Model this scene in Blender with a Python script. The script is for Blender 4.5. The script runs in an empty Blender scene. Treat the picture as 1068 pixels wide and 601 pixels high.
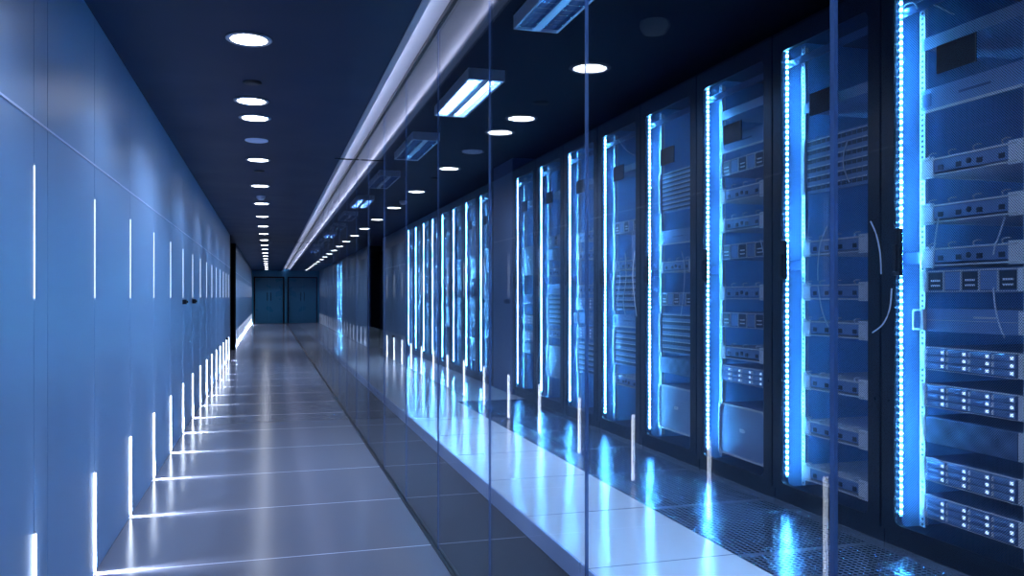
import bpy, math, random
from mathutils import Vector
C = bpy.context.scene.collection
sc = bpy.context.scene

# ------------------------------------------------------------------ tuning
EXPOSURE = 0.0
FOCAL_PX, YAW, EYE = 860.0, 16.45, 1.15
SPOT_W = 33.0          # corridor downlight lamp
FAN_W = 6.0            # wall tube's sheet of light over the floor
TUBE_E = 9.0          # wall tube glow
LED_E = 330.0          # cabinet led strip glow
COVE_E = 25.0           # cove strip glow
FIX_W = 300.0          # lamp of a lit luminaire
FIX_E = 12.0           # lit fluorescent tubes
LENS_E = 18.0          # downlight lens glow
COOL = (0.63, 0.73, 1.0)

# ------------------------------------------------------------------ camera, world, view
cam = bpy.data.cameras.new('camera'); co = bpy.data.objects.new('camera', cam); C.objects.link(co)
co.location = (0, 0, EYE); co.rotation_euler = (math.radians(90), 0, math.radians(-YAW))
cam.sensor_width = 36.0; cam.lens = 36.0 * FOCAL_PX / 1068.0; cam.shift_y = 9.5 / 1068.0
cam.clip_start = 0.02; cam.clip_end = 200
sc.camera = co
w = bpy.data.worlds.new('world'); sc.world = w; w.use_nodes = True
w.node_tree.nodes['Background'].inputs[0].default_value = (0.05, 0.12, 0.4, 1)
w.node_tree.nodes['Background'].inputs[1].default_value = 0.06
vs = sc.view_settings
sc.display_settings.display_device = 'sRGB'
vs.view_transform = 'Standard'; vs.look = 'None'; vs.gamma = 1.0; vs.use_curve_mapping = False
vs.exposure = EXPOSURE
cy = sc.cycles
cy.max_bounces = 10; cy.transparent_max_bounces = 48; cy.diffuse_bounces = 4; cy.glossy_bounces = 6
cy.sample_clamp_indirect = 4.0; cy.caustics_reflective = False; cy.caustics_refractive = False
cy.use_denoising = True

# ------------------------------------------------------------------ places (metres, corridor runs along +y)
XL, XG, XE = -0.694, 0.740, 0.577        # panelled wall, glass, edge of corridor ceiling
HC, HCOVE, HS = 2.315, 2.39, 2.66        # ceilings: corridor, cove, server hall
YB, YEND = -1.2, 37.8
XP0, XP1, XR = 1.192, 1.839, 2.537       # platform edge, white/perforated border, cabinet fronts
ZP = 0.091                               # platform top
PITCH, JOINT0 = 0.922, 2.855             # wall panel joints
GP, G0 = 0.912, 0.043                    # glass panes
RP = 0.80                                # cabinet pitch
RC1 = 2.567                              # centre of the first cabinet

# ------------------------------------------------------------------ materials
def nodes_of(m): return m.node_tree.nodes, m.node_tree.links
def mat(name, col, rough=0.5, metal=0.0, spec=0.5, noise=0.0, nscale=6.0):
    m = bpy.data.materials.new(name); m.use_nodes = True
    n, l = nodes_of(m); b = n['Principled BSDF']
    b.inputs['Base Color'].default_value = (*col, 1); b.inputs['Roughness'].default_value = rough
    b.inputs['Metallic'].default_value = metal; b.inputs['Specular IOR Level'].default_value = spec
    if noise:
        t = n.new('ShaderNodeTexCoord'); x = n.new('ShaderNodeTexNoise'); x.inputs['Scale'].default_value = nscale
        x.inputs['Detail'].default_value = 4
        l.new(t.outputs['Object'], x.inputs['Vector'])
        r = n.new('ShaderNodeMapRange'); r.inputs['To Min'].default_value = max(0.02, rough - noise); r.inputs['To Max'].default_value = rough + noise
        l.new(x.outputs['Fac'], r.inputs['Value']); l.new(r.outputs['Result'], b.inputs['Roughness'])
    return m
def glow(name, col, strength):
    m = bpy.data.materials.new(name); m.use_nodes = True
    n, l = nodes_of(m); b = n['Principled BSDF']
    b.inputs['Base Color'].default_value = (0.6, 0.65, 0.75, 1)
    b.inputs['Emission Color'].default_value = (*col, 1); b.inputs['Emission Strength'].default_value = strength
    return m
def math_node(n, l, op, a, b=None):
    x = n.new('ShaderNodeMath'); x.operation = op
    for i, v in enumerate((a, b)):
        if v is None: continue
        if isinstance(v, (int, float)): x.inputs[i].default_value = v
        else: l.new(v, x.inputs[i])
    return x.outputs[0]
def seam(n, l, v, pitch, off, width):
    # 1 inside the joint, 0 elsewhere
    u = math_node(n, l, 'SUBTRACT', v, off - pitch / 2)
    u = math_node(n, l, 'FLOORED_MODULO', u, pitch)
    u = math_node(n, l, 'SUBTRACT', u, pitch / 2)
    u = math_node(n, l, 'ABSOLUTE', u)
    return math_node(n, l, 'LESS_THAN', u, width / 2)
def tiled(name, col, jcol, rough, pitch, off, width, xs=None, noise=0.05, metal=0.0, spec=0.5, jrough=0.3):
    m = mat(name, col, rough, metal, spec); n, l = nodes_of(m); b = n['Principled BSDF']
    t = n.new('ShaderNodeTexCoord'); s = n.new('ShaderNodeSeparateXYZ'); l.new(t.outputs['Object'], s.inputs[0])
    f = seam(n, l, s.outputs['Y'], pitch, off, width)
    if xs:
        f2 = seam(n, l, s.outputs['X'], xs[0], xs[1], width); f = math_node(n, l, 'MAXIMUM', f, f2)
    mx = n.new('ShaderNodeMix'); mx.data_type = 'RGBA'
    l.new(f, mx.inputs[0]); mx.inputs[6].default_value = (*col, 1); mx.inputs[7].default_value = (*jcol, 1)
    l.new(mx.outputs[2], b.inputs['Base Color'])
    return m
def dots(n, l, a, b, pitch, radius, rot=math.radians(45)):
    # staggered round holes: 1 inside a hole
    cb = n.new('ShaderNodeCombineXYZ'); l.new(a, cb.inputs[0]); l.new(b, cb.inputs[1])
    mp = n.new('ShaderNodeMapping'); mp.inputs['Rotation'].default_value = (0, 0, rot)
    mp.inputs['Scale'].default_value = (1 / pitch,) * 3; mp.vector_type = 'POINT'
    l.new(cb.outputs[0], mp.inputs[0])
    v = n.new('ShaderNodeTexVoronoi'); v.voronoi_dimensions = '2D'; v.inputs['Randomness'].default_value = 0; v.inputs['Scale'].default_value = 1
    l.new(mp.outputs[0], v.inputs['Vector'])
    return math_node(n, l, 'LESS_THAN', v.outputs['Distance'], radius)
def perforated_sheet(name, col, pitch, radius, metal=0.6, rough=0.4):
    m = mat(name, col, rough, metal); n, l = nodes_of(m); b = n['Principled BSDF']; o = n['Material Output']
    t = n.new('ShaderNodeTexCoord'); s = n.new('ShaderNodeSeparateXYZ'); l.new(t.outputs['Object'], s.inputs[0])
    h = dots(n, l, s.outputs['Y'], s.outputs['Z'], pitch, radius)
    tr = n.new('ShaderNodeBsdfTransparent'); mx = n.new('ShaderNodeMixShader')
    l.new(h, mx.inputs[0]); l.new(b.outputs[0], mx.inputs[1]); l.new(tr.outputs[0], mx.inputs[2]); l.new(mx.outputs[0], o.inputs[0])
    return m
def vent_front(name, col, hole, pitch, radius):
    m = mat(name, col, 0.4, 0.5); n, l = nodes_of(m); b = n['Principled BSDF']
    t = n.new('ShaderNodeTexCoord'); s = n.new('ShaderNodeSeparateXYZ'); l.new(t.outputs['Object'], s.inputs[0])
    h = dots(n, l, s.outputs['Y'], s.outputs['Z'], pitch, radius)
    mx = n.new('ShaderNodeMix'); mx.data_type = 'RGBA'; l.new(h, mx.inputs[0])
    mx.inputs[6].default_value = (*col, 1); mx.inputs[7].default_value = (*hole, 1); l.new(mx.outputs[2], b.inputs['Base Color'])
    return m
def perforated_floor(name):
    m = mat(name, (0.2, 0.27, 0.42), 0.24, 0.85); n, l = nodes_of(m); b = n['Principled BSDF']
    t = n.new('ShaderNodeTexCoord'); s = n.new('ShaderNodeSeparateXYZ'); l.new(t.outputs['Object'], s.inputs[0])
    h = dots(n, l, s.outputs['X'], s.outputs['Y'], 0.025, 0.34, 0.0)
    sm = seam(n, l, s.outputs['Y'], RP, RC1 + 0.4, 0.035)
    sx = math_node(n, l, 'GREATER_THAN', s.outputs['X'], XR - 0.06); sm = math_node(n, l, 'MAXIMUM', sm, sx)
    h = math_node(n, l, 'MULTIPLY', h, math_node(n, l, 'SUBTRACT', 1.0, sm))
    mx = n.new('ShaderNodeMix'); mx.data_type = 'RGBA'; l.new(h, mx.inputs[0])
    mx.inputs[6].default_value = (0.36, 0.46, 0.66, 1); mx.inputs[7].default_value = (0.003, 0.005, 0.01, 1)
    l.new(mx.outputs[2], b.inputs['Base Color'])
    l.new(math_node(n, l, 'MULTIPLY', math_node(n, l, 'SUBTRACT', 1.0, h), 0.8), b.inputs['Metallic'])
    l.new(math_node(n, l, 'ADD', math_node(n, l, 'MULTIPLY', h, 0.6), 0.24), b.inputs['Roughness'])
    l.new(math_node(n, l, 'MULTIPLY', math_node(n, l, 'SUBTRACT', 1.0, h), 0.5), b.inputs['Specular IOR Level'])
    bp = n.new('ShaderNodeBump'); bp.inputs['Strength'].default_value = 0.35; bp.inputs['Distance'].default_value = 0.003; bp.invert = True
    l.new(h, bp.inputs['Height']); l.new(bp.outputs[0], b.inputs['Normal'])
    return m
def clear_glass(name, tint):
    m = bpy.data.materials.new(name); m.use_nodes = True; n, l = nodes_of(m); n.remove(n['Principled BSDF']); o = n['Material Output']
    g = n.new('ShaderNodeNewGeometry')
    ior = math_node(n, l, 'ADD', math_node(n, l, 'MULTIPLY', g.outputs['Backfacing'], 1 / 1.34 - 1.34), 1.34)
    fr = n.new('ShaderNodeFresnel'); l.new(ior, fr.inputs['IOR'])
    tr = n.new('ShaderNodeBsdfTransparent'); tr.inputs[0].default_value = (*tint, 1)
    gl = n.new('ShaderNodeBsdfGlossy'); gl.inputs['Roughness'].default_value = 0.0
    mx = n.new('ShaderNodeMixShader'); l.new(fr.outputs[0], mx.inputs[0]); l.new(tr.outputs[0], mx.inputs[1]); l.new(gl.outputs[0], mx.inputs[2])
    l.new(mx.outputs[0], o.inputs[0]); return m
def clear_seal(name):
    # translucent sealant: part of the light goes straight through, part is scattered or mirrored
    m = mat(name, (0.16, 0.22, 0.36), 0.2); n, l = nodes_of(m); b = n['Principled BSDF']; o = n['Material Output']
    tr = n.new('ShaderNodeBsdfTransparent'); tr.inputs[0].default_value = (0.6, 0.74, 1.0, 1)
    tl = n.new('ShaderNodeBsdfTranslucent'); tl.inputs[0].default_value = (0.2, 0.3, 0.5, 1)
    m1 = n.new('ShaderNodeMixShader'); m1.inputs[0].default_value = 0.5; l.new(b.outputs[0], m1.inputs[1]); l.new(tl.outputs[0], m1.inputs[2])
    m2 = n.new('ShaderNodeMixShader'); m2.inputs[0].default_value = 0.45; l.new(m1.outputs[0], m2.inputs[1]); l.new(tr.outputs[0], m2.inputs[2])
    l.new(m2.outputs[0], o.inputs[0]); return m
def led_material(name):
    # a strip of diodes: bright beads on a less bright carrier, uneven along its length
    m = bpy.data.materials.new(name); m.use_nodes = True; n, l = nodes_of(m); b = n['Principled BSDF']
    t = n.new('ShaderNodeTexCoord'); s = n.new('ShaderNodeSeparateXYZ'); l.new(t.outputs['Object'], s.inputs[0])
    a = math_node(n, l, 'SINE', math_node(n, l, 'MULTIPLY', s.outputs['Z'], 2 * math.pi / 0.028))
    a = math_node(n, l, 'POWER', math_node(n, l, 'ADD', math_node(n, l, 'MULTIPLY', a, 0.5), 0.5), 4.0)
    a = math_node(n, l, 'ADD', math_node(n, l, 'MULTIPLY', a, 1.5), 0.012)
    no = n.new('ShaderNodeTexNoise'); no.noise_dimensions = '1D'; no.inputs['Scale'].default_value = 3.2
    l.new(s.outputs['Z'], no.inputs['W'])
    c = math_node(n, l, 'ADD', math_node(n, l, 'MULTIPLY', math_node(n, l, 'SUBTRACT', no.outputs['Fac'], 0.3), 3.2), 0.35)
    e = math_node(n, l, 'MULTIPLY', math_node(n, l, 'MULTIPLY', a, c), LED_E)
    b.inputs['Base Color'].default_value = (0.5, 0.6, 0.8, 1)
    b.inputs['Emission Color'].default_value = (0.10, 0.47, 1.0, 1); l.new(e, b.inputs['Emission Strength'])
    return m
def holed_rail(name):
    m = mat(name, (0.62, 0.72, 0.88), 0.4, 0.3); n, l = nodes_of(m); b = n['Principled BSDF']
    t = n.new('ShaderNodeTexCoord'); s = n.new('ShaderNodeSeparateXYZ'); l.new(t.outputs['Object'], s.inputs[0])
    f = seam(n, l, s.outputs['Z'], 0.0222, 0.0, 0.010)
    f = math_node(n, l, 'MULTIPLY', f, math_node(n, l, 'LESS_THAN', math_node(n, l, 'ABSOLUTE', math_node(n, l, 'SUBTRACT', math_node(n, l, 'ABSOLUTE', s.outputs['Y']), 0.248)), 0.006))
    mx = n.new('ShaderNodeMix'); mx.data_type = 'RGBA'; l.new(f, mx.inputs[0])
    mx.inputs[6].default_value = (0.62, 0.72, 0.88, 1); mx.inputs[7].default_value = (0.01, 0.015, 0.03, 1); l.new(mx.outputs[2], b.inputs['Base Color'])
    return m

M = dict(
    wall=mat('blue_laminate', (0.205, 0.345, 0.56), 0.36, 0.0, 0.4, 0.04, 1.5),
    ceil=mat('navy_ceiling', (0.004, 0.016, 0.055), 0.45, 0.0, 0.1, 0.05, 2.0),
    hallceil=mat('black_ceiling', (0.002, 0.003, 0.008), 0.8, 0.0, 0.02, 0.05, 2.0),
    floor=tiled('polished_grey_floor', (0.215, 0.225, 0.285), (0.75, 0.8, 0.95), 0.19, PITCH, JOINT0, 0.008, None, 0.02, 0.0, 0.8),
    darkfloor=tiled('charcoal_floor', (0.004, 0.005, 0.009), (0.06, 0.07, 0.10), 0.6, PITCH, JOINT0, 0.007, None, 0.0, 0.0, 0.06),
    white=tiled('white_floor_tile', (0.80, 0.84, 0.93), (0.06, 0.10, 0.22), 0.16, RP, RC1 + 0.43, 0.006, None, 0.05, 0.0, 0.7),
    edge=mat('pale_blue_edge', (0.45, 0.62, 0.98), 0.3, 0.2, 0.5, 0.05, 8.0),
    perf=perforated_floor('perforated_steel_tile'),
    black=mat('matt_black_metal', (0.006, 0.008, 0.014), 0.42, 0.0, 0.3, 0.05, 20.0),
    frame=mat('black_cabinet_paint', (0.003, 0.006, 0.015), 0.3, 0.0, 0.25, 0.05, 12.0),
    inner=mat('blue_grey_cabinet_paint', (0.2, 0.38, 0.72), 0.4, 0.0, 0.4, 0.06, 5.0),
    back=mat('cabinet_back', (0.12, 0.27, 0.6), 0.5, 0.0, 0.3, 0.05, 5.0),
    mesh=perforated_sheet('perforated_door_sheet', (0.03, 0.055, 0.12), 0.0075, 0.49),
    led=led_material('led_beads'),
    rail=holed_rail('punched_rail_steel'),
    ear=mat('pale_bracket_metal', (0.85, 0.9, 1.0), 0.35, 0.0, 0.5, 0.05, 20.0),
    lip=mat('bright_edge_metal', (0.85, 0.9, 1.0), 0.25, 0.2, 0.5, 0.05, 20.0),
    chassis=mat('blue_black_server_metal', (0.07, 0.13, 0.3), 0.36, 0.4, 0.5, 0.06, 20.0),
    bezel=mat('slate_server_front', (0.2, 0.34, 0.64), 0.38, 0.4, 0.5, 0.06, 20.0),
    drive=mat('drive_carrier', (0.24, 0.4, 0.7), 0.32, 0.5, 0.5, 0.06, 30.0),
    lamp=glow('status_light', (0.55, 0.75, 1.0), 1.8),
    vent=vent_front('vent_front', (0.16, 0.25, 0.46), (0.006, 0.01, 0.02), 0.007, 0.36),
    big=mat('pale_blank_panel', (0.30, 0.42, 0.66), 0.35, 0.2, 0.5, 0.06, 9.0),
    port=mat('dark_port', (0.008, 0.012, 0.025), 0.4),
    cable=mat('pale_cable_sheath', (0.7, 0.8, 0.95), 0.35),
    tube=glow('wall_light_tube', (0.74, 0.84, 1.0), TUBE_E),
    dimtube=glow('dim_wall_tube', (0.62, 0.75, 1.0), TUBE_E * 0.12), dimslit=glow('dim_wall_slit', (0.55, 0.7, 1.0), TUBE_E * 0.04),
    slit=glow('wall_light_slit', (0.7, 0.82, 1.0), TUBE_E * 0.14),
    lens=glow('downlight_lens', (0.86, 0.91, 1.0), LENS_E),
    dimlens=mat('pale_blue_disc', (0.6, 0.72, 0.98), 0.4),
    rim=mat('downlight_rim', (0.55, 0.6, 0.7), 0.3, 0.6, 0.5, 0.04, 20.0),
    cove=mat('pale_cove_plaster', (0.62, 0.63, 0.72), 0.5, 0.0, 0.4, 0.05, 6.0),
    trim=mat('grey_cove_trim', (0.42, 0.44, 0.52), 0.35, 0.1, 0.4, 0.05, 6.0),
    covelight=glow('cove_strip', (0.74, 0.79, 1.0), COVE_E),
    glass=clear_glass('clear_glass', (0.93, 0.96, 0.995)),
    joint=clear_seal('clear_blue_seal'),
    seamtrim=mat('pale_seam_strip', (0.62, 0.72, 0.95), 0.3, 0.3, 0.5, 0.05, 15.0),
    endwall=mat('teal_end_wall', (0.07, 0.42, 0.70), 0.35, 0.0, 0.5, 0.06, 2.0),
    enddoor=mat('dark_teal_door', (0.04, 0.25, 0.44), 0.28, 0.0, 0.5, 0.06, 2.0),
    fixbody=mat('blue_enamel', (0.62, 0.8, 1.0), 0.35, 0.1, 0.5, 0.05, 9.0),
    louvre=mat('mirror_louvre', (0.35, 0.5, 0.75), 0.15, 0.85, 0.5, 0.04, 30.0),
    fixon=glow('lit_fluorescent_tube', (0.75, 0.93, 1.0), FIX_E),
    fixoff=mat('unlit_fluorescent_tube', (0.5, 0.6, 0.75), 0.3),
    pillar=mat('dark_blue_pillar', (0.05, 0.085, 0.2), 0.4, 0.0, 0.4, 0.05, 3.0),
)

# ------------------------------------------------------------------ mesh helpers
class MB:
    def __init__(s): s.v = []; s.f = []; s.m = []; s.sm = []
    def face(s, idx, mi=0, smooth=False): s.f.append(idx); s.m.append(mi); s.sm.append(smooth)
    def box(s, x0, x1, y0, y1, z0, z1, mi=0, ch=0.0):
        if ch > 0: return s.cbox(x0, x1, y0, y1, z0, z1, ch, mi)
        b = len(s.v)
        s.v += [(x0,y0,z0),(x1,y0,z0),(x1,y1,z0),(x0,y1,z0),(x0,y0,z1),(x1,y0,z1),(x1,y1,z1),(x0,y1,z1)]
        for q in ((0,3,2,1),(4,5,6,7),(0,1,5,4),(1,2,6,5),(2,3,7,6),(3,0,4,7)): s.face([b+i for i in q], mi)
        return s
    def cbox(s, x0, x1, y0, y1, z0, z1, c, mi=0):
        # box whose front (-x) face is chamfered all round
        b = len(s.v); c = min(c, (y1-y0)/3, (z1-z0)/3)
        s.v += [(x0,y0+c,z0+c),(x0,y1-c,z0+c),(x0,y1-c,z1-c),(x0,y0+c,z1-c)]
        s.v += [(x0+c,y0,z0),(x0+c,y1,z0),(x0+c,y1,z1),(x0+c,y0,z1)]
        s.v += [(x1,y0,z0),(x1,y1,z0),(x1,y1,z1),(x1,y0,z1)]
        s.face([b,b+3,b+2,b+1], mi); s.face([b+8,b+9,b+10,b+11], mi)
        for i in range(4):
            j = (i+1) % 4
            s.face([b+i,b+j,b+4+j,b+4+i], mi); s.face([b+4+i,b+4+j,b+8+j,b+8+i], mi)
        return s
    def tube(s, pts, r, n=8, mi=0, caps=True):
        pts = [Vector(p) for p in pts]; b = len(s.v)
        for k, p in enumerate(pts):
            d = (pts[min(k+1, len(pts)-1)] - pts[max(k-1, 0)]).normalized()
            a = d.cross(Vector((0,0,1)) if abs(d.z) < 0.9 else Vector((1,0,0))).normalized(); c = d.cross(a)
            for i in range(n):
                t = 2*math.pi*i/n; s.v.append(tuple(p + a*math.cos(t)*r + c*math.sin(t)*r))
        for k in range(len(pts)-1):
            for i in range(n):
                j = (i+1) % n; s.face([b+k*n+i, b+k*n+j, b+(k+1)*n+j, b+(k+1)*n+i], mi, True)
        if caps: s.face([b+i for i in range(n)][::-1], mi); s.face([b+(len(pts)-1)*n+i for i in range(n)], mi)
        return s
    def lathe(s, prof, n=32, mi=0, c=(0,0,0), smooth=True):
        b = len(s.v)
        for r, z in prof:
            for i in range(n):
                t = 2*math.pi*i/n; s.v.append((c[0]+r*math.cos(t), c[1]+r*math.sin(t), c[2]+z))
        for k in range(len(prof)-1):
            for i in range(n):
                j = (i+1) % n; s.face([b+k*n+i, b+k*n+j, b+(k+1)*n+j, b+(k+1)*n+i], mi, smooth)
        s.face([b+i for i in range(n)], mi); s.face([b+(len(prof)-1)*n+i for i in range(n)], mi)
        return s
    def ladder(s, x0, x1, ys, half, rail, z0, z1, mi=0):
        # one connected grid of cross blades between two side rails
        xs = [x0, x0+rail, x1-rail, x1]; yy = []
        for y in ys: yy += [y-half, y+half]
        b = len(s.v); n = len(yy)
        for z in (z0, z1): s.v += [(x, y, z) for y in yy for x in xs]
        solid = lambda i, j: 0 <= j < n-1 and 0 <= i < 3 and (i != 1 or j % 2 == 0)
        P = lambda i, j, t: b + t*4*n + j*4 + i
        for j in range(n-1):
            for i in range(3):
                if not solid(i, j): continue
                s.face([P(i,j,0), P(i,j+1,0), P(i+1,j+1,0), P(i+1,j,0)], mi); s.face([P(i,j,1), P(i+1,j,1), P(i+1,j+1,1), P(i,j+1,1)], mi)
                if not solid(i, j-1): s.face([P(i,j,0), P(i+1,j,0), P(i+1,j,1), P(i,j,1)], mi)
                if not solid(i, j+1): s.face([P(i+1,j+1,0), P(i,j+1,0), P(i,j+1,1), P(i+1,j+1,1)], mi)
                if not solid(i-1, j): s.face([P(i,j+1,0), P(i,j,0), P(i,j,1), P(i,j+1,1)], mi)
                if not solid(i+1, j): s.face([P(i+1,j,0), P(i+1,j+1,0), P(i+1,j+1,1), P(i+1,j,1)], mi)
        return s
    def ring_frame(s, x0, x1, y0, y1, z0, z1, iy0, iy1, iz0, iz1, rad, mi=0, seg=6):
        # rectangular frame in the y-z plane whose opening has rounded corners
        inner, outer = [], []
        for (cy_, cz_, a0, oy, oz) in ((iy1-rad, iz1-rad, 0, y1, z1), (iy0+rad, iz1-rad, 90, y0, z1), (iy0+rad, iz0+rad, 180, y0, z0), (iy1-rad, iz0+rad, 270, y1, z0)):
            for k in range(seg+1):
                a = math.radians(a0 + 90*k/seg); inner.append((cy_ + rad*math.cos(a), cz_ + rad*math.sin(a)))
                t = k/seg
                if t == 0: outer.append((oy if a0 in (0,180) else inner[-1][0], inner[-1][1] if a0 in (0,180) else oz))
                elif t == 1: outer.append((inner[-1][0] if a0 in (0,180) else oy, oz if a0 in (0,180) else inner[-1][1]))
                else: outer.append((oy, oz))
        n = len(inner); b = len(s.v)
        for x in (x0, x1):
            s.v += [(x, p[0], p[1]) for p in inner]; s.v += [(x, p[0], p[1]) for p in outer]
        I0, O0, I1, O1 = b, b+n, b+2*n, b+3*n
        for i in range(n):
            j = (i+1) % n
            s.face([I0+i, I0+j, O0+j, O0+i], mi); s.face([I1+j, I1+i, O1+i, O1+j], mi)
            s.face([I0+j, I0+i, I1+i, I1+j], mi); s.face([O0+i, O0+j, O1+j, O1+i], mi)
        return s
    def build(s, name, mats, parent=None, loc=None):
        me = bpy.data.meshes.new(name); me.from_pydata(s.v, [], s.f)
        for m in (mats if isinstance(mats, (list, tuple)) else [mats]): me.materials.append(m)
        for p, mi, sm in zip(me.polygons, s.m, s.sm): p.material_index = mi; p.use_smooth = sm
        me.validate(); me.update()
        o = bpy.data.objects.new(name, me); C.objects.link(o)
        if parent: o.parent = parent
        if loc: o.location = loc
        return o
def tag(o, label=None, cat=None, group=None, kind=None):
    if label: o['label'] = label
    if cat: o['category'] = cat
    if group: o['group'] = group
    if kind: o['kind'] = kind
    return o
def empty(name, loc=(0,0,0)):
    o = bpy.data.objects.new(name, None); C.objects.link(o); o.location = loc; o.empty_display_size = 0.1; return o
def struct(mb, name, m, label=None):
    o = mb.build(name, m); o['kind'] = 'structure'
    if label: o['label'] = label
    return o
def copy_tree(o, parent=None):
    c = o.copy(); C.objects.link(c)
    if parent: c.parent = parent
    for ch in list(o.children): copy_tree(ch, c)
    return c
ONES = ['', 'first', 'second', 'third', 'fourth', 'fifth', 'sixth', 'seventh', 'eighth', 'ninth', 'tenth', 'eleventh', 'twelfth', 'thirteenth', 'fourteenth', 'fifteenth', 'sixteenth', 'seventeenth', 'eighteenth', 'nineteenth']
def nth(i):
    if i < 20: return ONES[i]
    t = {2: ('twenty', 'twentieth'), 3: ('thirty', 'thirtieth'), 4: ('forty', 'fortieth')}[i // 10]
    return t[1] if i % 10 == 0 else t[0] + '-' + ONES[i % 10]

# ------------------------------------------------------------------ the setting
struct(MB().box(XL-0.3, XG-0.016, YB, YEND, -0.1, 0.0), 'floor', M['floor'])
struct(MB().box(XG+0.016, XP0+0.25, YB, YEND, -0.1, 0.0), 'floor_inner', M['darkfloor'])
struct(MB().box(XG-0.016, XG+0.016, YB, YEND, -0.1, 0.004), 'trim_1', M['black'], 'black channel in the floor under the glass')
plo = struct(MB().box(XP0+0.006, XP1, YB, YEND, 0.0, ZP), 'floor_middle', M['white'])
struct(MB().box(XP0, XP0+0.006, YB, YEND, 0.0, ZP-0.002), 'trim_2', M['edge'], 'pale blue front edge of the white platform')
YPERF = 8.2
struct(MB().box(XP1, XR+1.0, YB, YPERF, 0.0, ZP-0.001), 'floor_right', M['perf'])
struct(MB().box(XP1, XR+1.0, YPERF, YEND, 0.0, ZP), 'floor_far', M['white'])
# ceilings
struct(MB().box(XL-0.3, XE, YB, YEND, HC, HC+0.03), 'ceiling', M['ceil'])
struct(MB().box(XG+0.03, XR+1.0, YB, YEND, HS, HS+0.1), 'ceiling_right', M['hallceil'])
struct(MB().box(XE-0.06, XG+0.012, YB, YEND, HCOVE, HCOVE+0.05), 'ceiling_middle', M['cove'])
struct(MB().box(XG+0.012, XG+0.03, YB, YEND, HCOVE, HS+0.1).box(XE-0.06, XE-0.045, YB, YEND, HC+0.03, HCOVE), 'trim_7', M['hallceil'])
struct(MB().box(XE, XE+0.030, YB, YEND, HC-0.006, HC+0.022), 'trim_3', M['trim'], 'grey edge trim along the lit ceiling slot')
struct(MB().box(XG-0.012, XG+0.012, YB, YEND, HCOVE-0.022, HCOVE), 'trim_4', M['black'], 'black head rail over the glass')
# left wall: panels with open joints on a dark backing
RY0, RY1 = 16.4, 18.9                                  # the dark doorway
ys = [YB]
k = -4
while JOINT0 + PITCH*k < YEND:
    if JOINT0 + PITCH*k > YB + 0.1: ys.append(JOINT0 + PITCH*k)
    k += 1
ys.append(3.02); ys.append(YEND); ys.sort()
wl = MB()
for a, b in zip(ys[:-1], ys[1:]):
    g = 0.0022
    for (p, q) in ((a, min(b, RY0)), (max(a, RY1), b)):
        if q - p > 0.06:
            wl.box(XL-0.02, XL, p+g, q-g, 0.004, 1.695); wl.box(XL-0.02, XL, p+g, q-g, 1.700, HC)
            if a >= RY1 or b <= RY0: break
wl.box(XL-0.3, XL-0.021, YB, RY0, 0, HC, 1).box(XL-0.3, XL-0.021, RY1, YEND, 0, HC, 1)
wl.box(XL-0.5, XL-0.3, RY0-0.1, RY1+0.1, 0, HC, 1).box(XL-0.3, XL+0.012, RY1, RY1+0.05, 0, HC, 1).box(XL-0.3, XL+0.012, RY0-0.05, RY0, 0, HC, 1)
struct(wl, 'wall_left', [M['wall'], M['black']])
d2 = struct(MB().box(XL-0.30, XL-0.26, RY0+0.08, RY0+1.24, 0.0, 2.1).box(XL-0.30, XL-0.26, RY0+1.26, RY1-0.08, 0.0, 2.1), 'door_2', M['frame'], 'black double door deep in the wall recess')
MB().tube([(XL-0.22, RY0+1.15, 0.95), (XL-0.22, RY0+1.15, 1.25)], 0.012).build('door_handle', M['rim'], d2)
struct(MB().box(XL, XL+0.004, YB, RY0-0.05, 1.694, 1.701), 'trim_5', M['seamtrim'], 'pale strip in the horizontal seam of the panelled wall')
struct(MB().box(XL, XL+0.004, RY1+0.05, YEND, 1.694, 1.701), 'trim_6', M['seamtrim'], 'pale strip in the wall seam beyond the recess')
# end, back and outer walls
struct(MB().box(XL-0.5, XR+1.1, YEND, YEND+0.15, 0, HS+0.1), 'wall_far', M['endwall'])
struct(MB().box(XL-0.5, XR+1.1, YB-0.15, YB, 0, HS+0.1), 'wall_back', M['pillar'])
struct(MB().box(XR+1.0, XR+1.1, YB, YEND, 0, HS+0.1), 'wall_right', M['hallceil'])
# double doors in the end wall
d1 = MB().box(-0.55, 0.02, YEND-0.03, YEND-0.001, 0.02, 1.98).box(0.03, 0.60, YEND-0.03, YEND-0.001, 0.02, 1.98)
d1 = struct(d1, 'door_1', M['enddoor'], 'dark teal double door in the far end wall')
MB().box(-0.62, -0.56, YEND-0.05, YEND-0.001, 0, 2.05).box(0.61, 0.67, YEND-0.05, YEND-0.001, 0, 2.05).box(-0.56, 0.61, YEND-0.05, YEND-0.001, 1.99, 2.05).build('door_frame', M['black'], d1)
for x in (-0.05, 0.10):
    MB().tube([(x, YEND-0.03, 1.0), (x, YEND-0.08, 1.0), (x, YEND-0.08, 1.35), (x, YEND-0.03, 1.35)], 0.014).build('door_handle', M['black'], d1)
# glass partition: one pane after another with a sealed joint between
npane = 0
y = G0
while y < YEND - 0.05:
    y1 = min(y + GP, YEND); npane += 1
    p = struct(MB().box(XG-0.003, XG+0.003, y+0.004, y1-0.004, 0.004, HCOVE-0.022), 'window_%d' % npane, M['glass'], 'clear floor to ceiling glass pane, %s along the partition' % nth(npane))
    if y1 < YEND - 0.1:
        MB().box(XG-0.003, XG+0.003, y1-0.0045, y1+0.0045, 0.004, HCOVE-0.022).build('joint_seal', M['joint'], p)
    y = y1
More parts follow.
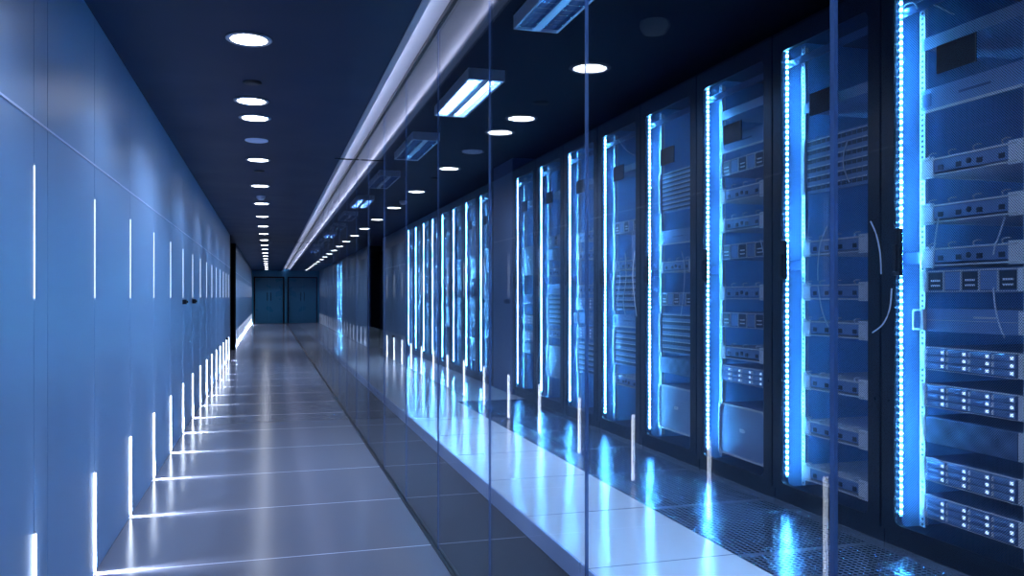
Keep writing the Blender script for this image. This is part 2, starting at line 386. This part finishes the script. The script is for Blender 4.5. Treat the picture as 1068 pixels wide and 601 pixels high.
# cove light strip resting on the trim behind the ceiling edge
cs = MB()
cs.box(XE-0.030, XE-0.006, YB+0.2, YEND-0.1, HC+0.031, HC+0.041).build('light_strip', M['covelight'])
tag(bpy.data.objects['light_strip'], 'long pale light strip hidden in the slot at the edge of the dark ceiling', 'light')
for i, yy in enumerate((7.0, 18.0, 29.0)):
    o = MB().box(XE-0.05, XG-0.013, yy, yy+0.03, HC-0.014, HC-0.007).build('cross_brace', M['black'])
    tag(o, ['black cross brace over the lit ceiling slot, nearest of three', 'black cross brace over the lit ceiling slot, middle of three', 'black cross brace over the lit ceiling slot, farthest of three'][i], 'brace', 'cross braces of the ceiling slot')
# pillar between the two rows of cabinets
YPIL0 = RC1 - 0.4 + 8*RP
struct(MB().box(XR, XR+0.6, YPIL0+0.004, YPIL0+RP-0.004, ZP, HS), 'pillar', M['pillar'])

# ------------------------------------------------------------------ light tubes on the panelled wall
def wall_tube(z0, z1, r):
    return MB().tube([(0.001, 0, z0), (0.001, 0, z1)], r, 10, 0).tube([(0.001, 0, z0-0.006), (0.001, 0, z0)], r*1.1, 10, 1).tube([(0.001, 0, z1), (0.001, 0, z1+0.006)], r*1.1, 10, 1)
low0 = wall_tube(0.012, 0.420, 0.0065).build('light_tube', [M['tube'], M['rim']])
up0 = wall_tube(1.146, 1.556, 0.003).build('light_tube', [M['slit'], M['rim']])
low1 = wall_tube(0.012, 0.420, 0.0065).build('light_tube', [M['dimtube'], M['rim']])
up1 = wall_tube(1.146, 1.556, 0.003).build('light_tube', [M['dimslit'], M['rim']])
fan = bpy.data.lights.new('tube_light', 'POINT'); fan.energy = FAN_W; fan.color = (0.66, 0.76, 1.0); fan.shadow_soft_size = 0.0
fan.use_nodes = True; n, l = fan.node_tree.nodes, fan.node_tree.links
em = n['Emission']; g = n.new('ShaderNodeNewGeometry'); s = n.new('ShaderNodeSeparateXYZ'); l.new(g.outputs['Incoming'], s.inputs[0])
q = math_node(n, l, 'DIVIDE', s.outputs['Y'], 0.20); q = math_node(n, l, 'MULTIPLY', q, q)
q = math_node(n, l, 'POWER', 2.718, math_node(n, l, 'MULTIPLY', q, -1.0))
l.new(math_node(n, l, 'ADD', math_node(n, l, 'MULTIPLY', q, 6.0), 0.0), em.inputs['Strength'])
i = 0
used = set()
def take(o):
    if o in used: o = o.copy(); C.objects.link(o)
    used.add(o); return o
k = 0
while JOINT0 + PITCH*k < YEND - 0.2:
    yy = JOINT0 + PITCH*k; k += 1
    if RY0 - 0.1 < yy < RY1 + 0.1: continue
    i += 1
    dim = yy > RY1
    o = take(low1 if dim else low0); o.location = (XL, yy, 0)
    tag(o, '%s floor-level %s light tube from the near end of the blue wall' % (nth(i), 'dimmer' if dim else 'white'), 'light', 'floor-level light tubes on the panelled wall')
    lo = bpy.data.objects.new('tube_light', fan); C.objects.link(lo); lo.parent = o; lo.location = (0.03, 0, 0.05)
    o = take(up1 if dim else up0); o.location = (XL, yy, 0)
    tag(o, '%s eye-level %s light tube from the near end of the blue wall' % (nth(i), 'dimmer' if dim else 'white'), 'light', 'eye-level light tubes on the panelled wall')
for (yy, zz, lab) in ((7.47, 1.12, 'small black latch under an eye-level light tube, nearest of three'), (8.39, 1.12, 'small black latch under an eye-level light tube, second of three'), (14.85, 0.45, 'small black latch above a floor-level light tube before the dark recess')):
    o = MB().box(XL, XL+0.03, yy-0.04, yy+0.04, zz-0.03, zz+0.01).box(XL+0.03, XL+0.04, yy-0.02, yy+0.03, zz-0.02, zz).build('latch', M['black'])
    tag(o, lab, 'latch')

# ------------------------------------------------------------------ ceiling downlights of the corridor
XD = -0.085
spot = bpy.data.lights.new('downlight_lamp', 'SPOT'); spot.energy = SPOT_W; spot.color = COOL; spot.spot_size = math.radians(142); spot.spot_blend = 0.55; spot.shadow_soft_size = 0.07
def make_downlight():
    r = empty('downlight')
    MB().lathe([(0.088, 0.0), (0.100, 0.0), (0.102, -0.004), (0.094, -0.010), (0.088, -0.006)]).build('rim', M['rim'], r)
    MB().lathe([(0.087, -0.001), (0.087, -0.005), (0.06, -0.009), (0.02, -0.011)]).build('lens', M['lens'], r)
    s_ = bpy.data.objects.new('downlight_lamp', spot); C.objects.link(s_); s_.parent = r; s_.location = (0, 0, -0.03)
    return r
dls = [3.90 + 1.70*k for k in range(20)]
dls = sorted(dls + [2.20, 5.12])
proto = None
for i, yy in enumerate(dls):
    if proto is None: o = proto = make_downlight()
    else: o = copy_tree(proto)
    o.location = (XD - (0.012 if abs(yy-5.12) < 0.01 else 0), yy, HC)
    lab = 'round lit downlight in the corridor ceiling overhead, nearer than all the others' if i == 0 else '%s bright round downlight from the near end of the dark corridor ceiling' % nth(i)
    tag(o, lab, 'downlight', 'downlights in the corridor ceiling')
o = MB().lathe([(0.082, 0.0), (0.082, -0.008), (0.07, -0.012)]).build('ceiling_speaker', M['dimlens'], None, (XD, 6.40, HC)); tag(o, 'pale blue unlit disc in the corridor ceiling, larger and nearer one', 'ceiling speaker')
o = MB().lathe([(0.045, 0.0), (0.05, -0.02), (0.03, -0.045), (0.01, -0.05)]).build('smoke_detector', M['dimlens'], None, (XD, 9.93, HC)); tag(o, 'small pale blue domed detector between corridor downlights', 'smoke detector')
o = MB().lathe([(0.055, 0.0), (0.06, -0.02), (0.045, -0.05), (0.02, -0.056)]).build('smoke_detector', M['trim'], None, (XD, 3.17, HC)); tag(o, 'grey detector on the ceiling mirrored in the glass above the cabinets', 'smoke detector')
for yy, lab in ((4.68, 'small dark round sensor on the ceiling between the two nearest downlights'), (7.95, 'small dark round sensor on the ceiling past the pale blue disc')):
    o = MB().lathe([(0.05, 0.0), (0.05, -0.006), (0.03, -0.012)]).build('ceiling_sensor', M['black'], None, (XD, yy, HC)); tag(o, lab, 'sensor')

# ------------------------------------------------------------------ fluorescent luminaires in the server hall
def make_fixture(lit):
    r = empty('ceiling_luminaire'); zb = -(HS - 2.5875)
    L, W = 1.16, 0.25
    h = MB().box(-W/2, W/2, -L/2, L/2, -0.02, 0.0)
    for x in (-W/2, -0.022, W/2-0.012):
        h.box(x, x + (0.044 if x == -0.022 else 0.012), -L/2, L/2, zb, -0.02)
    h.box(-W/2+0.012, -0.022, -L/2, -L/2+0.012, zb, -0.02).box(0.022, W/2-0.012, -L/2, -L/2+0.012, zb, -0.02)
    h.box(-W/2+0.012, -0.022, L/2-0.012, L/2, zb, -0.02).box(0.022, W/2-0.012, L/2-0.012, L/2, zb, -0.02)
    h.build('housing', M['fixbody'], r)
    for sx in (-1, 1):
        a, b = sorted((sx*0.022, sx*(W/2-0.012)))
        lv = MB().ladder(a, b, [-L/2 + 0.05 + q*(L-0.1)/14 for q in range(15)], 0.0025, 0.004, zb+0.002, zb+0.026)
        lv.build('louvre_grille', M['louvre'], r)
        MB().tube([((a+b)/2, -L/2+0.02, -0.036), ((a+b)/2, L/2-0.02, -0.036)], 0.013 if not lit else 0.02, 10).build('fluorescent_tube', M['fixon'] if lit else M['fixoff'], r)
    if lit:
        la = bpy.data.lights.new('luminaire_lamp', 'AREA'); la.shape = 'RECTANGLE'; la.size = 0.18; la.size_y = 1.05; la.energy = FIX_W; la.color = (0.48, 0.69, 1.0)
        lo = bpy.data.objects.new('luminaire_lamp', la); C.objects.link(lo); lo.parent = r; lo.location = (0, 0, zb + 0.03)
    return r
fp = {}
far = [2.04, 4.24, 6.44, 8.62, 10.98, 13.5, 15.85, 18.2, 20.5, 22.8, 25.1, 27.4]
for i, yf in enumerate(far):
    lit = i in (0, 2, 5, 8, 11)
    if lit not in fp: o = fp[lit] = make_fixture(lit)
    else: o = copy_tree(fp[lit])
    o.location = (1.385, yf - 0.58, HS)
    tag(o, 'lit twin-tube luminaire overhead behind the glass, nearer than all the others' if i == 0 else '%s twin-tube ceiling luminaire from the near end behind the glass, %s' % (nth(i), 'lit' if lit else 'switched off'), 'ceiling light', 'twin-tube luminaires in the server hall')

# ------------------------------------------------------------------ cabinets
HR, OB, OT = 2.528-ZP, 0.190-ZP, 2.417-ZP     # cabinet height, opening bottom and top above its base
IW = 0.3215                                     # half width of the door opening
def make_cabinet():
    r = empty('server_cabinet')
    f = MB().ring_frame(0.022, 0.05, -0.396, 0.396, 0.06, HR, -IW-0.01, IW+0.01, OB-0.01, OT+0.01, 0.02)
    f.box(0.02, 0.9, -0.396, 0.396, 0.0, 0.06).box(0.05, 0.9, -0.398, 0.398, HR-0.03, HR)
    f.box(0.05, 0.9, -0.398, -0.388, 0.06, HR-0.03).box(0.05, 0.9, 0.388, 0.398, 0.06, HR-0.03)
    f.build('frame', M['frame'], r)
    MB().box(0.05, 0.86, 0.379, 0.387, 0.062, HR-0.032).build('side_panel', M['inner'], r)
    MB().box(0.05, 0.86, -0.387, -0.379, 0.062, HR-0.032).build('side_panel', M['inner'], r)
    MB().box(0.862, 0.87, -0.386, 0.386, 0.062, HR-0.032).build('back_panel', M['back'], r)
    d = MB().ring_frame(0.0, 0.02, -0.394, 0.394, 0.065, HR-0.004, -IW, IW, OB, OT, 0.035).build('door', M['frame'], r)
    MB().box(0.011, 0.0125, -IW-0.004, IW+0.004, OB-0.004, OT+0.004).build('mesh_panel', M['mesh'], d)
    hz = 1.15 + 0.19 - ZP
    MB().box(-0.010, 0.0108, 0.283, 0.313, hz-0.10, hz+0.10, 0, 0.004).box(-0.024, -0.010, 0.288, 0.308, hz-0.085, hz+0.03, 0, 0.004).build('handle', M['black'], d)
    MB().box(0.004, 0.010, -0.095, 0.095, 2.09-0.055-ZP, 2.09+0.055-ZP, 0, 0.002).build('label_plate', M['black'], d)
    for sy in (-1, 1):
        a, b = sorted((sy*0.232, sy*0.262))
        MB().box(0.080, 0.084, a, b, 0.10, HR-0.10).box(0.084, 0.12, min(b, a) if sy < 0 else b-0.003, (a+0.003) if sy < 0 else b, 0.10, HR-0.10).build('mounting_rail', M['rail'], r)
    MB().box(0.028, 0.036, 0.311, 0.319, 0.13, HR-0.11).build('led_strip', M['led'], r)
    MB().box(0.028, 0.036, -0.345, -0.337, 0.13, HR-0.11).build('led_strip', M['led'], r)  # added strip, unseen behind the near post, to brighten the equipment fronts
    MB().box(0.045, 0.058, -0.375, 0.375, 2.335-ZP, 2.37-ZP).build('cross_bar', M['chassis'], r)
    MB().box(0.085, 0.10, 0.263, 0.375, 1.12+0.19-ZP-0.02, 1.15+0.19-ZP).build('rail_bracket', M['chassis'], r)
    return r

# equipment, each built once; origin at the bottom centre of its front
def ears(r, h, mi='ear', wide=False):
    for sy in (-1, 1):
        a, b = sorted((sy*(0.178 if wide else 0.221), sy*0.2435))
        MB().box(-0.008, 0.0, a, b, 0.002, h-0.002, 0, 0.002).tube([(-0.009, sy*0.233, h*0.3), (-0.012, sy*0.233, h*0.3)], 0.004, 8).tube([(-0.009, sy*0.233, h*0.75), (-0.012, sy*0.233, h*0.75)], 0.004, 8).build('mounting_ear', M[mi], r)
def drive_server(detail=True, h=0.098):
    r = empty('drive_server')
    MB().box(0.0, 0.52, -0.219, 0.219, 0, h).build('chassis', M['chassis'], r)
    ears(r, h)
    MB().box(-0.006, 0.0, -0.219, 0.219, h-0.006, h-0.001).box(-0.006, 0.0, -0.219, 0.219, 0.001, 0.004).build('trim_strip', M['lip'], r)
    if detail:
        for c in range(4):
            for q in range(3):
                y1 = 0.214 - c*0.108; y0 = y1 - 0.100; z0 = 0.008 + q*0.028
                d = MB().box(-0.010, 0.0, y0, y1, z0, z0+0.025, 0, 0.002).box(-0.014, -0.010, y0+0.03, y1-0.012, z0+0.008, z0+0.017, 0, 0.002).build('drive', M['drive'], r)
                MB().box(-0.013, -0.010, y0+0.006, y0+0.018, z0+0.007, z0+0.018).build('status_light', M['lamp'], d)
                MB().box(-0.016, -0.010, y1-0.010, y1-0.003, z0+0.004, z0+0.021).build('latch', M['ear'], d)
    else:
        b = MB()
        for c in range(4):
            for q in range(3):
                y1 = 0.214 - c*0.108; y0 = y1 - 0.100; z0 = 0.008 + q*0.028
                b.box(-0.010, 0.0, y0, y1, z0, z0+0.025, 0).box(-0.013, -0.010, y0+0.006, y0+0.018, z0+0.007, z0+0.018, 1)
        b.build('drive_bank', [M['drive'], M['lamp']], r)
    return r
def shelf_server(h=0.092):
    r = empty('rack_server')
    MB().box(0.0, 0.55, -0.219, 0.219, 0.022, h-0.018).build('chassis', M['chassis'], r)
    ears(r, h, 'ear', True)
    MB().box(-0.004, 0.0, -0.215, 0.215, 0.024, h-0.020).build('face_plate', M['bezel'], r)
    MB().box(-0.012, 0.5, -0.219, 0.219, h-0.018, h-0.011).box(-0.012, 0.5, -0.219, 0.219, 0.008, 0.014).build('tray_lip', M['lip'], r)
    for yy in (0.19, 0.09, -0.03, -0.16):
        MB().tube([(-0.010, yy, h-0.011), (-0.022, yy-0.006, h+0.002), (-0.020, yy-0.02, h+0.008), (-0.006, yy-0.03, h+0.008)], 0.003, 6).build('cable_hook', M['lip'], r)
    b = MB()
    for yy in (0.14, 0.05, -0.05, -0.15): b.box(-0.008, -0.004, yy-0.012, yy+0.012, 0.03, 0.05)
    b.build('port', M['port'], r)
    MB().lathe([(0.011, 0.0), (0.011, 0.006), (0.006, 0.008)], 16).build('power_button', M['port'], r)
    kb = [c for c in r.children if c.name.startswith('power_button')][0]
    kb.rotation_euler = (0, math.radians(-90), 0); kb.location = (-0.004, 0.0, h*0.5)
    return r
def open_server(h=0.092):
    r = empty('modular_switch')
    MB().box(0.0, 0.4, -0.219, 0.219, 0, h).build('chassis', M['chassis'], r)
    ears(r, h)
    b = MB().box(-0.008, 0.0, -0.219, 0.219, h-0.008, h-0.003).box(-0.008, 0.0, -0.219, 0.219, 0.003, 0.007)
    for q in range(6): b.box(-0.007, 0.0, 0.214 - q*0.086 - 0.004, 0.214 - q*0.086, 0.007, h-0.008)
    b.build('face_frame', M['lip'], r)
    for q in range(5):
        y1 = 0.206 - q*0.086
        d = MB().box(-0.003, 0.0, y1-0.074, y1, 0.012, h-0.012).build('module', M['bezel'] if q % 2 else M['port'], r)
        if q % 2 == 0: MB().box(-0.006, -0.003, y1-0.06, y1-0.015, 0.045, 0.052).box(-0.006, -0.003, y1-0.06, y1-0.015, 0.025, 0.032).build('port', M['ear'], d)
    return r
def blank_panel(h=0.092):
    r = empty('blank_panel')
    MB().box(-0.004, 0.0, -0.241, 0.241, 0, h).build('panel', M['bezel'], r)
    MB().box(-0.012, 0.0, -0.241, 0.241, -0.006, 0.004).build('bottom_lip', M['lip'], r)
    MB().box(-0.006, -0.004, 0.19, 0.235, 0.02, h-0.02).box(-0.006, -0.004, -0.1, 0.05, 0.04, 0.05).build('badge', M['chassis'], r)
    return r
def vent_panel(h=0.11):
    r = empty('vented_server')
    MB().box(0.002, 0.5, -0.219, 0.219, 0, h).build('chassis', M['chassis'], r)
    ears(r, h); MB().box(-0.008, 0.002, -0.219, 0.219, 0.002, h-0.002, 0, 0.004).build('vented_front', M['vent'], r)
    return r
def patch_panel(rows=6, h=0.27):
    r = empty('patch_panel')
    MB().box(-0.001, 0.003, -0.241, 0.241, 0, h).box(0.003, 0.05, -0.219, 0.219, 0.004, h-0.004).build('panel', M['bezel'], r)
    b = MB(); e = MB()
    for q in range(rows):
        z = h*(q+0.28)/rows
        for c in range(12):
            yy = 0.20 - c*0.0365; b.box(-0.004, 0.0, yy-0.028, yy, z, z + h/rows*0.42)
            e.box(-0.005, 0.0, yy-0.028, yy, z + h/rows*0.46, z + h/rows*0.56)
    b.build('port', M['port'], r); e.build('port_label', M['ear'], r)
    MB().box(-0.012, 0.0, 0.215, 0.243, 0, h).build('mounting_ear', M['ear'], r)
    return r
def big_unit(h=0.30):
    r = empty('storage_unit')
    MB().box(0.0, 0.6, -0.219, 0.219, 0, h).build('chassis', M['chassis'], r)
    MB().ring_frame(-0.014, 0.0, -0.243, 0.243, 0, h, -0.232, 0.232, 0.011, h-0.011, 0.03).build('face_frame', M['lip'], r)
    MB().box(-0.004, 0.0, -0.234, 0.234, 0.01, h-0.01).build('face_panel', M['big'], r)
    MB().box(-0.009, -0.004, -0.03, 0.02, h*0.5, h*0.5+0.02, 0, 0.002).build('badge', M['ear'], r)
    return r
def console_unit(h=0.092):
    r = empty('console_drawer')
    MB().box(0.0, 0.45, -0.219, 0.219, 0, h).build('chassis', M['bezel'], r)
    MB().ring_frame(-0.016, -0.0085, 0.222, 0.282, 0.002, h-0.002, 0.229, 0.275, 0.01, h-0.01, 0.006).build('side_handle', M['ear'], r)
    MB().box(-0.003, 0.0, -0.215, 0.215, h*0.5-0.001, h*0.5+0.001).box(-0.004, 0.0, -0.12, -0.02, h*0.62, h*0.7).build('face_line', M['lip'], r)
    ears(r, h)
    return r
def top_shelf(h=0.05):
    r = empty('cabinet_shelf')
    MB().box(0.0, 0.45, -0.219, 0.219, 0.0, 0.006).box(-0.004, 0.0, -0.241, 0.241, 0.0, h).build('shelf_plate', M['big'], r)
    return r
BUILD = dict(drive=drive_server, drive_s=lambda: drive_server(False), shelf=shelf_server, open=open_server, blank=blank_panel, vent=vent_panel,
             patch=patch_panel, patch_tall=lambda: patch_panel(9, 0.27), big=big_unit, console=console_unit, top=top_shelf)
WHAT = dict(drive='drive-bay server with small square lights', drive_s='drive-bay server with small square lights',
            shelf='pale-eared server on bright-edged tray', open='dark switch with framed slots', blank='blank panel with bright lower edge',
            vent='server with dotted vent front', patch='patch panel gridded with ports', patch_tall='tall patch panel gridded with ports',
            big='large unit with pale framed front', console='console drawer with square side handle', top='thin top shelf')
CATEG = dict(drive='server', drive_s='server', shelf='server', open='network switch', blank='blank panel', vent='server', patch='patch panel', patch_tall='patch panel', big='storage unit', console='console', top='shelf')
HGT = dict(drive=0.098, drive_s=0.098, shelf=0.092, open=0.092, blank=0.092, vent=0.11, patch=0.27, patch_tall=0.27, big=0.30, console=0.092, top=0.05)
# bottom heights above the eye, as read off the photograph
SPEC = {
    0: [('top', 1.02), ('blank', 0.765), ('shelf', 0.485), ('shelf', 0.295), ('shelf', 0.118), ('open', 0.018), ('console', -0.14), ('drive', -0.30), ('drive', -0.452), ('vent', -0.60), ('drive', -0.757), ('drive', -0.91)],
    1: [('top', 0.93), ('patch', 0.52), ('shelf', 0.20), ('shelf', -0.02), ('shelf', -0.20), ('shelf', -0.47), ('shelf', -0.70), ('shelf', -0.93)],
    2: [('top', 1.06), ('blank', 0.86), ('open', 0.72), ('shelf', 0.555), ('shelf', 0.38), ('open', 0.22), ('shelf', -0.02), ('open', -0.18), ('shelf', -0.37), ('drive', -0.50), ('big', -0.93)],
    3: [('patch_tall', 0.58), ('blank', 0.36), ('shelf', 0.16), ('open', -0.06), ('patch', -0.38), ('vent', -0.52), ('big', -0.90)],
}
rng = random.Random(7)
kinds = ['shelf', 'shelf', 'open', 'drive_s', 'vent', 'blank', 'console', 'big', 'patch']
for i in range(4, 40):
    z = 0.62 - rng.random()*0.12; L = []
    while z > -0.62:
        kd = rng.choice(kinds); hh = HGT[kd]
        if z - hh < -0.93: break
        L.append((kd, z - hh)); z -= hh + rng.choice((0.03, 0.07, 0.12, 0.2))
    SPEC[i] = [('top', 0.95)] + L
cproto = None; eproto = {}
order = list(range(0, 8)) + list(range(9, 17)) + list(range(35, 38))
for num, idx in enumerate(order):
    yc = RC1 + RP*idx
    if cproto is None: o = cproto = make_cabinet()
    else: o = copy_tree(cproto)
    o.location = (XR, yc, ZP)
    if num == 0: name, full = 'nearest cabinet', 'tall black server cabinet with mesh door, nearest of the long row'
    elif num < 8: name, full = '%s near-row cabinet' % nth(num+1), 'tall black server cabinet with mesh door, %s along the near row' % nth(num+1)
    elif num < 16: name, full = '%s cabinet past the pillar' % nth(num-7), 'tall black server cabinet with mesh door, %s past the dark pillar' % nth(num-7)
    else: name, full = '%s far-end cabinet' % nth(num-15), 'tall black server cabinet near the far end, %s of the last three' % nth(num-15)
    tag(o, full, 'server cabinet', 'rows of mesh-door server cabinets')
    spec = SPEC[idx] if idx < 40 else SPEC[idx-6]
    if idx > 30: spec = spec[1:5]
    for j, (kd, z) in enumerate(spec):
        if idx > 3 and kd == 'drive': kd = 'drive_s'
        if kd not in eproto: e = eproto[kd] = BUILD[kd]()
        else: e = copy_tree(eproto[kd])
        e.location = (XR + 0.075, yc, EYE + z)
        tag(e, '%s, %s down in the %s' % (WHAT[kd], nth(j+1), name), CATEG[kd], 'equipment in the %s' % name)

# ------------------------------------------------------------------ bowed cables on the doors
def cable_at(px, py, X):
    # a point seen at (px, py) lying on the plane x = X
    t = (px - 534.0) / FOCAL_PX; a = math.radians(YAW) + math.atan(t); yv = X / math.tan(a)
    zc = X*math.sin(math.radians(YAW)) + yv*math.cos(math.radians(YAW))
    return (X, yv, EYE + (310.0 - py) / FOCAL_PX * zc)
CAB = [([(908,231),(914,245),(918,265),(919,286)], 'upper pale bowed cable on the frame left of the nearest cabinet'),
       ([(930,301),(928,322),(921,338),(910,347)], 'lower pale bowed cable on the frame left of the nearest cabinet'),
       ([(979,227),(976,245),(974,262),(973,281)], 'pale bowed cable over the servers of the nearest cabinet'),
       ([(1048,227),(1043,243),(1038,256),(1036,266)], 'short pale bowed cable near the right side of the nearest cabinet'),
       ([(1036,300),(1038,320),(1042,338),(1048,353)], 'lower pale bowed cable near the right side of the nearest cabinet'),
       ([(863,236),(856,252),(853,275),(853,293)], 'upper pale bowed cable beside the glass joint on the second cabinet'),
       ([(853,297),(856,318),(860,332),(864,341)], 'lower pale bowed cable beside the glass joint on the second cabinet'),
       ([(793,250),(796,263),(798,276),(797,292)], 'pale bowed cable at the right edge of the third cabinet'),
       ([(733,262),(732,280),(733,300),(735,318)], 'pale bowed cable at the left edge of the third cabinet'),
       ([(711,262),(714,280),(713,305),(710,330)], 'pale bowed cable at the right edge of the fourth cabinet'),
       ([(662,262),(660,285),(661,305),(664,330)], 'pale bowed cable beside the led strip of the fourth cabinet'),
       ([(643,266),(646,280),(646,298),(641,330)], 'pale bowed cable at the left of the fifth cabinet'),
       ([(652,264),(653,290),(650,312),(652,328)], 'pale bowed cable in the middle of the fifth cabinet')]
CAB += [([(940,10),(946,4),(953,3),(957,9)], 'short looped cable at the top of the nearest cabinet'),
        ([(974,5),(981,8),(988,12),(995,15)], 'short slanting cable at the top of the nearest cabinet'),
        ([(884,147),(880,160),(880,175),(886,190)], 'short bowed cable beside the patch panel of the second cabinet'),
        ([(645,146),(650,153),(656,159),(662,162)], 'short looped cable at the top of the fifth cabinet')]
for pts, lab in CAB:
    zoff = -0.006 if 'frame' in lab or 'led strip' in lab else 0.038 if 'looped' in lab else 0.05
    P = [Vector(cable_at(a, b, XR + zoff)) for a, b in pts]; Q = []
    for k in range(len(P)-1):
        p0, p1, p2, p3 = P[max(k-1,0)], P[k], P[k+1], P[min(k+2, len(P)-1)]
        for t in (0, 0.25, 0.5, 0.75):
            Q.append(0.5*((2*p1) + (p2-p0)*t + (2*p0-5*p1+4*p2-p3)*t*t + (3*p1-p0-3*p2+p3)*t**3))
    Q.append(P[-1])
    o = MB().tube(Q, 0.0032, 8).build('cable', M['cable']); tag(o, lab, 'cable', 'bowed cables on the cabinet doors')
